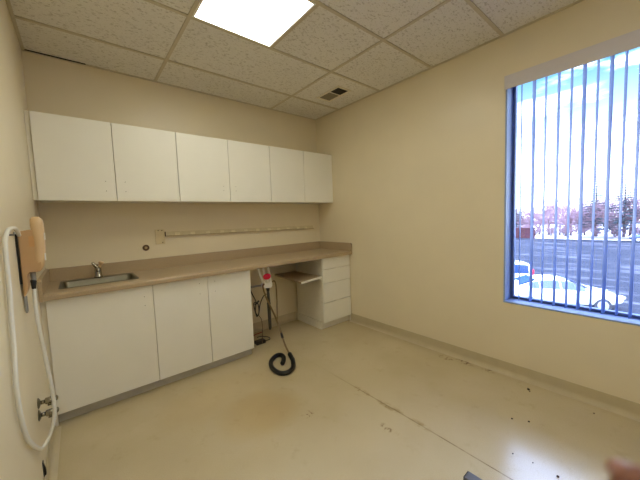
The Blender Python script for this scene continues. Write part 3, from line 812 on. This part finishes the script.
hand = thing('hand', tuple(cs(.19, -.12, -.01)), 'out-of-focus fingertip of the hand holding the camera, bottom right corner', 'hand')
J = []; E_ = []; RD = []
def chain(pts, rad, start=None):
    prev = start
    for p, r in zip(pts, rad):
        J.append(cs(*p)); RD.append(r); i = len(J)-1
        if prev is not None: E_.append((prev, i))
        prev = i
    return prev
# forearm, wrist, palm centre
pc = chain([(.40, -.30, -.09), (.29, -.205, -.045), (.245, -.165, -.025), (.205, -.135, -.005)], [.040, .032, .028, .030])
for off, tip in (((0, 0, 0), 0), ((.006, -.020, -.004), .002), ((.014, -.039, -.010), .010), ((.024, -.056, -.018), .022)):
    k = [tuple(a+b for a, b in zip(K[3], off)), tuple(a+b*1.05 for a, b in zip(K[2], off)), tuple(a+b*1.1+(tip*.5 if i == 0 else 0) for i, (a, b) in enumerate(zip(K[1], off))), tuple(a+b*1.15+(tip if i == 0 else 0) for i, (a, b) in enumerate(zip(K[0], off)))]
    chain(k, [.0105, .0096, .0094, .0098] if tip == 0 else [.0105, .0092, .0086, .0074], pc)
chain([(.205, -.105, -.030), (.180, -.082, -.042), (.160, -.072, -.038)], [.014, .011, .0085], pc)
hb_ = skin_mesh('body', J, E_, RD, M['skin'], hand, 0)
q = MB(); q.tube([cs(.305, -.218, -.05), cs(.33, -.24, -.06), cs(.42, -.315, -.098)], [.040, .044, .050], 20); q.build('sleeve', M['sleeve'], hand)
nl = MB(); c_ = cs(.0860, -.0655, .0815); nl.ball(c_, .0045, 10, 6, (1, 1, .5)); nl.build('fingernail', M['nail'], hand)

# ------------------------------------------------------------------ sky, sun, camera
W = bpy.data.worlds.new('World'); S.world = W; W.use_nodes = True
N, L = W.node_tree.nodes, W.node_tree.links
bg = N['Background']
tc = N.new('ShaderNodeTexCoord'); sx = N.new('ShaderNodeSeparateXYZ'); L.new(tc.outputs['Generated'], sx.inputs[0])
rp = N.new('ShaderNodeValToRGB'); L.new(sx.outputs['Z'], rp.inputs[0])
el = rp.color_ramp.elements
el[0].position = 0; el[0].color = (.13, .15, .17, 1)
el[1].position = .54; el[1].color = (.24, .31, .50, 1)
for p_, c_ in ((.10, (.12, .135, .15, 1)), (.17, (.065, .075, .085, 1)), (.24, (.026, .036, .044, 1)), (.33, (.0085, .022, .031, 1)), (.40, (.0075, .022, .034, 1))):
    e = el.new(p_); e.color = c_
mp = N.new('ShaderNodeMapping'); mp.inputs['Scale'].default_value = (3, 3, 11); L.new(tc.outputs['Generated'], mp.inputs[0])
nz = N.new('ShaderNodeTexNoise'); nz.inputs['Scale'].default_value = 1.6; nz.inputs['Detail'].default_value = 6; L.new(mp.outputs[0], nz.inputs['Vector'])
mr = N.new('ShaderNodeMapRange'); mr.interpolation_type = 'SMOOTHSTEP'; mr.inputs['From Min'].default_value = .50; mr.inputs['From Max'].default_value = .68
L.new(nz.outputs['Fac'], mr.inputs['Value'])
mx = N.new('ShaderNodeMix'); mx.data_type = 'RGBA'
L.new(mr.outputs[0], mx.inputs[0]); L.new(rp.outputs[0], mx.inputs[6]); mx.inputs[7].default_value = (.13, .145, .17, 1)
L.new(mx.outputs[2], bg.inputs['Color']); bg.inputs['Strength'].default_value = 40

sd = bpy.data.lights.new('sun', 'SUN'); sd.energy = 2.6; sd.angle = .01; sd.color = (1, .95, .9)
so = bpy.data.objects.new('sun', sd); COL.objects.link(so)
dirn = Vector((.62, .42, -.66)).normalized()
so.rotation_euler = dirn.to_track_quat('-Z', 'Y').to_euler()

cd = bpy.data.cameras.new('camera'); co = bpy.data.objects.new('camera', cd); COL.objects.link(co)
cd.sensor_width = 36; cd.lens = 36*290.8676/640; cd.clip_start = .005; cd.clip_end = 400
mw = Matrix((cr, cu, -cf)).transposed().to_4x4(); mw.translation = CAM
co.matrix_world = mw
cd.dof.use_dof = True; cd.dof.focus_distance = 3.0; cd.dof.aperture_fstop = 5.0
S.camera = co

for o in bpy.data.objects:
    if '_o' in o: del o['_o']
S.view_settings.view_transform = 'Standard'
S.view_settings.look = 'None'
S.view_settings.exposure = 0
S.view_settings.gamma = 1
S.view_settings.use_curve_mapping = False
S.cycles.max_bounces = 10
S.cycles.diffuse_bounces = 6
S.cycles.transparent_max_bounces = 16
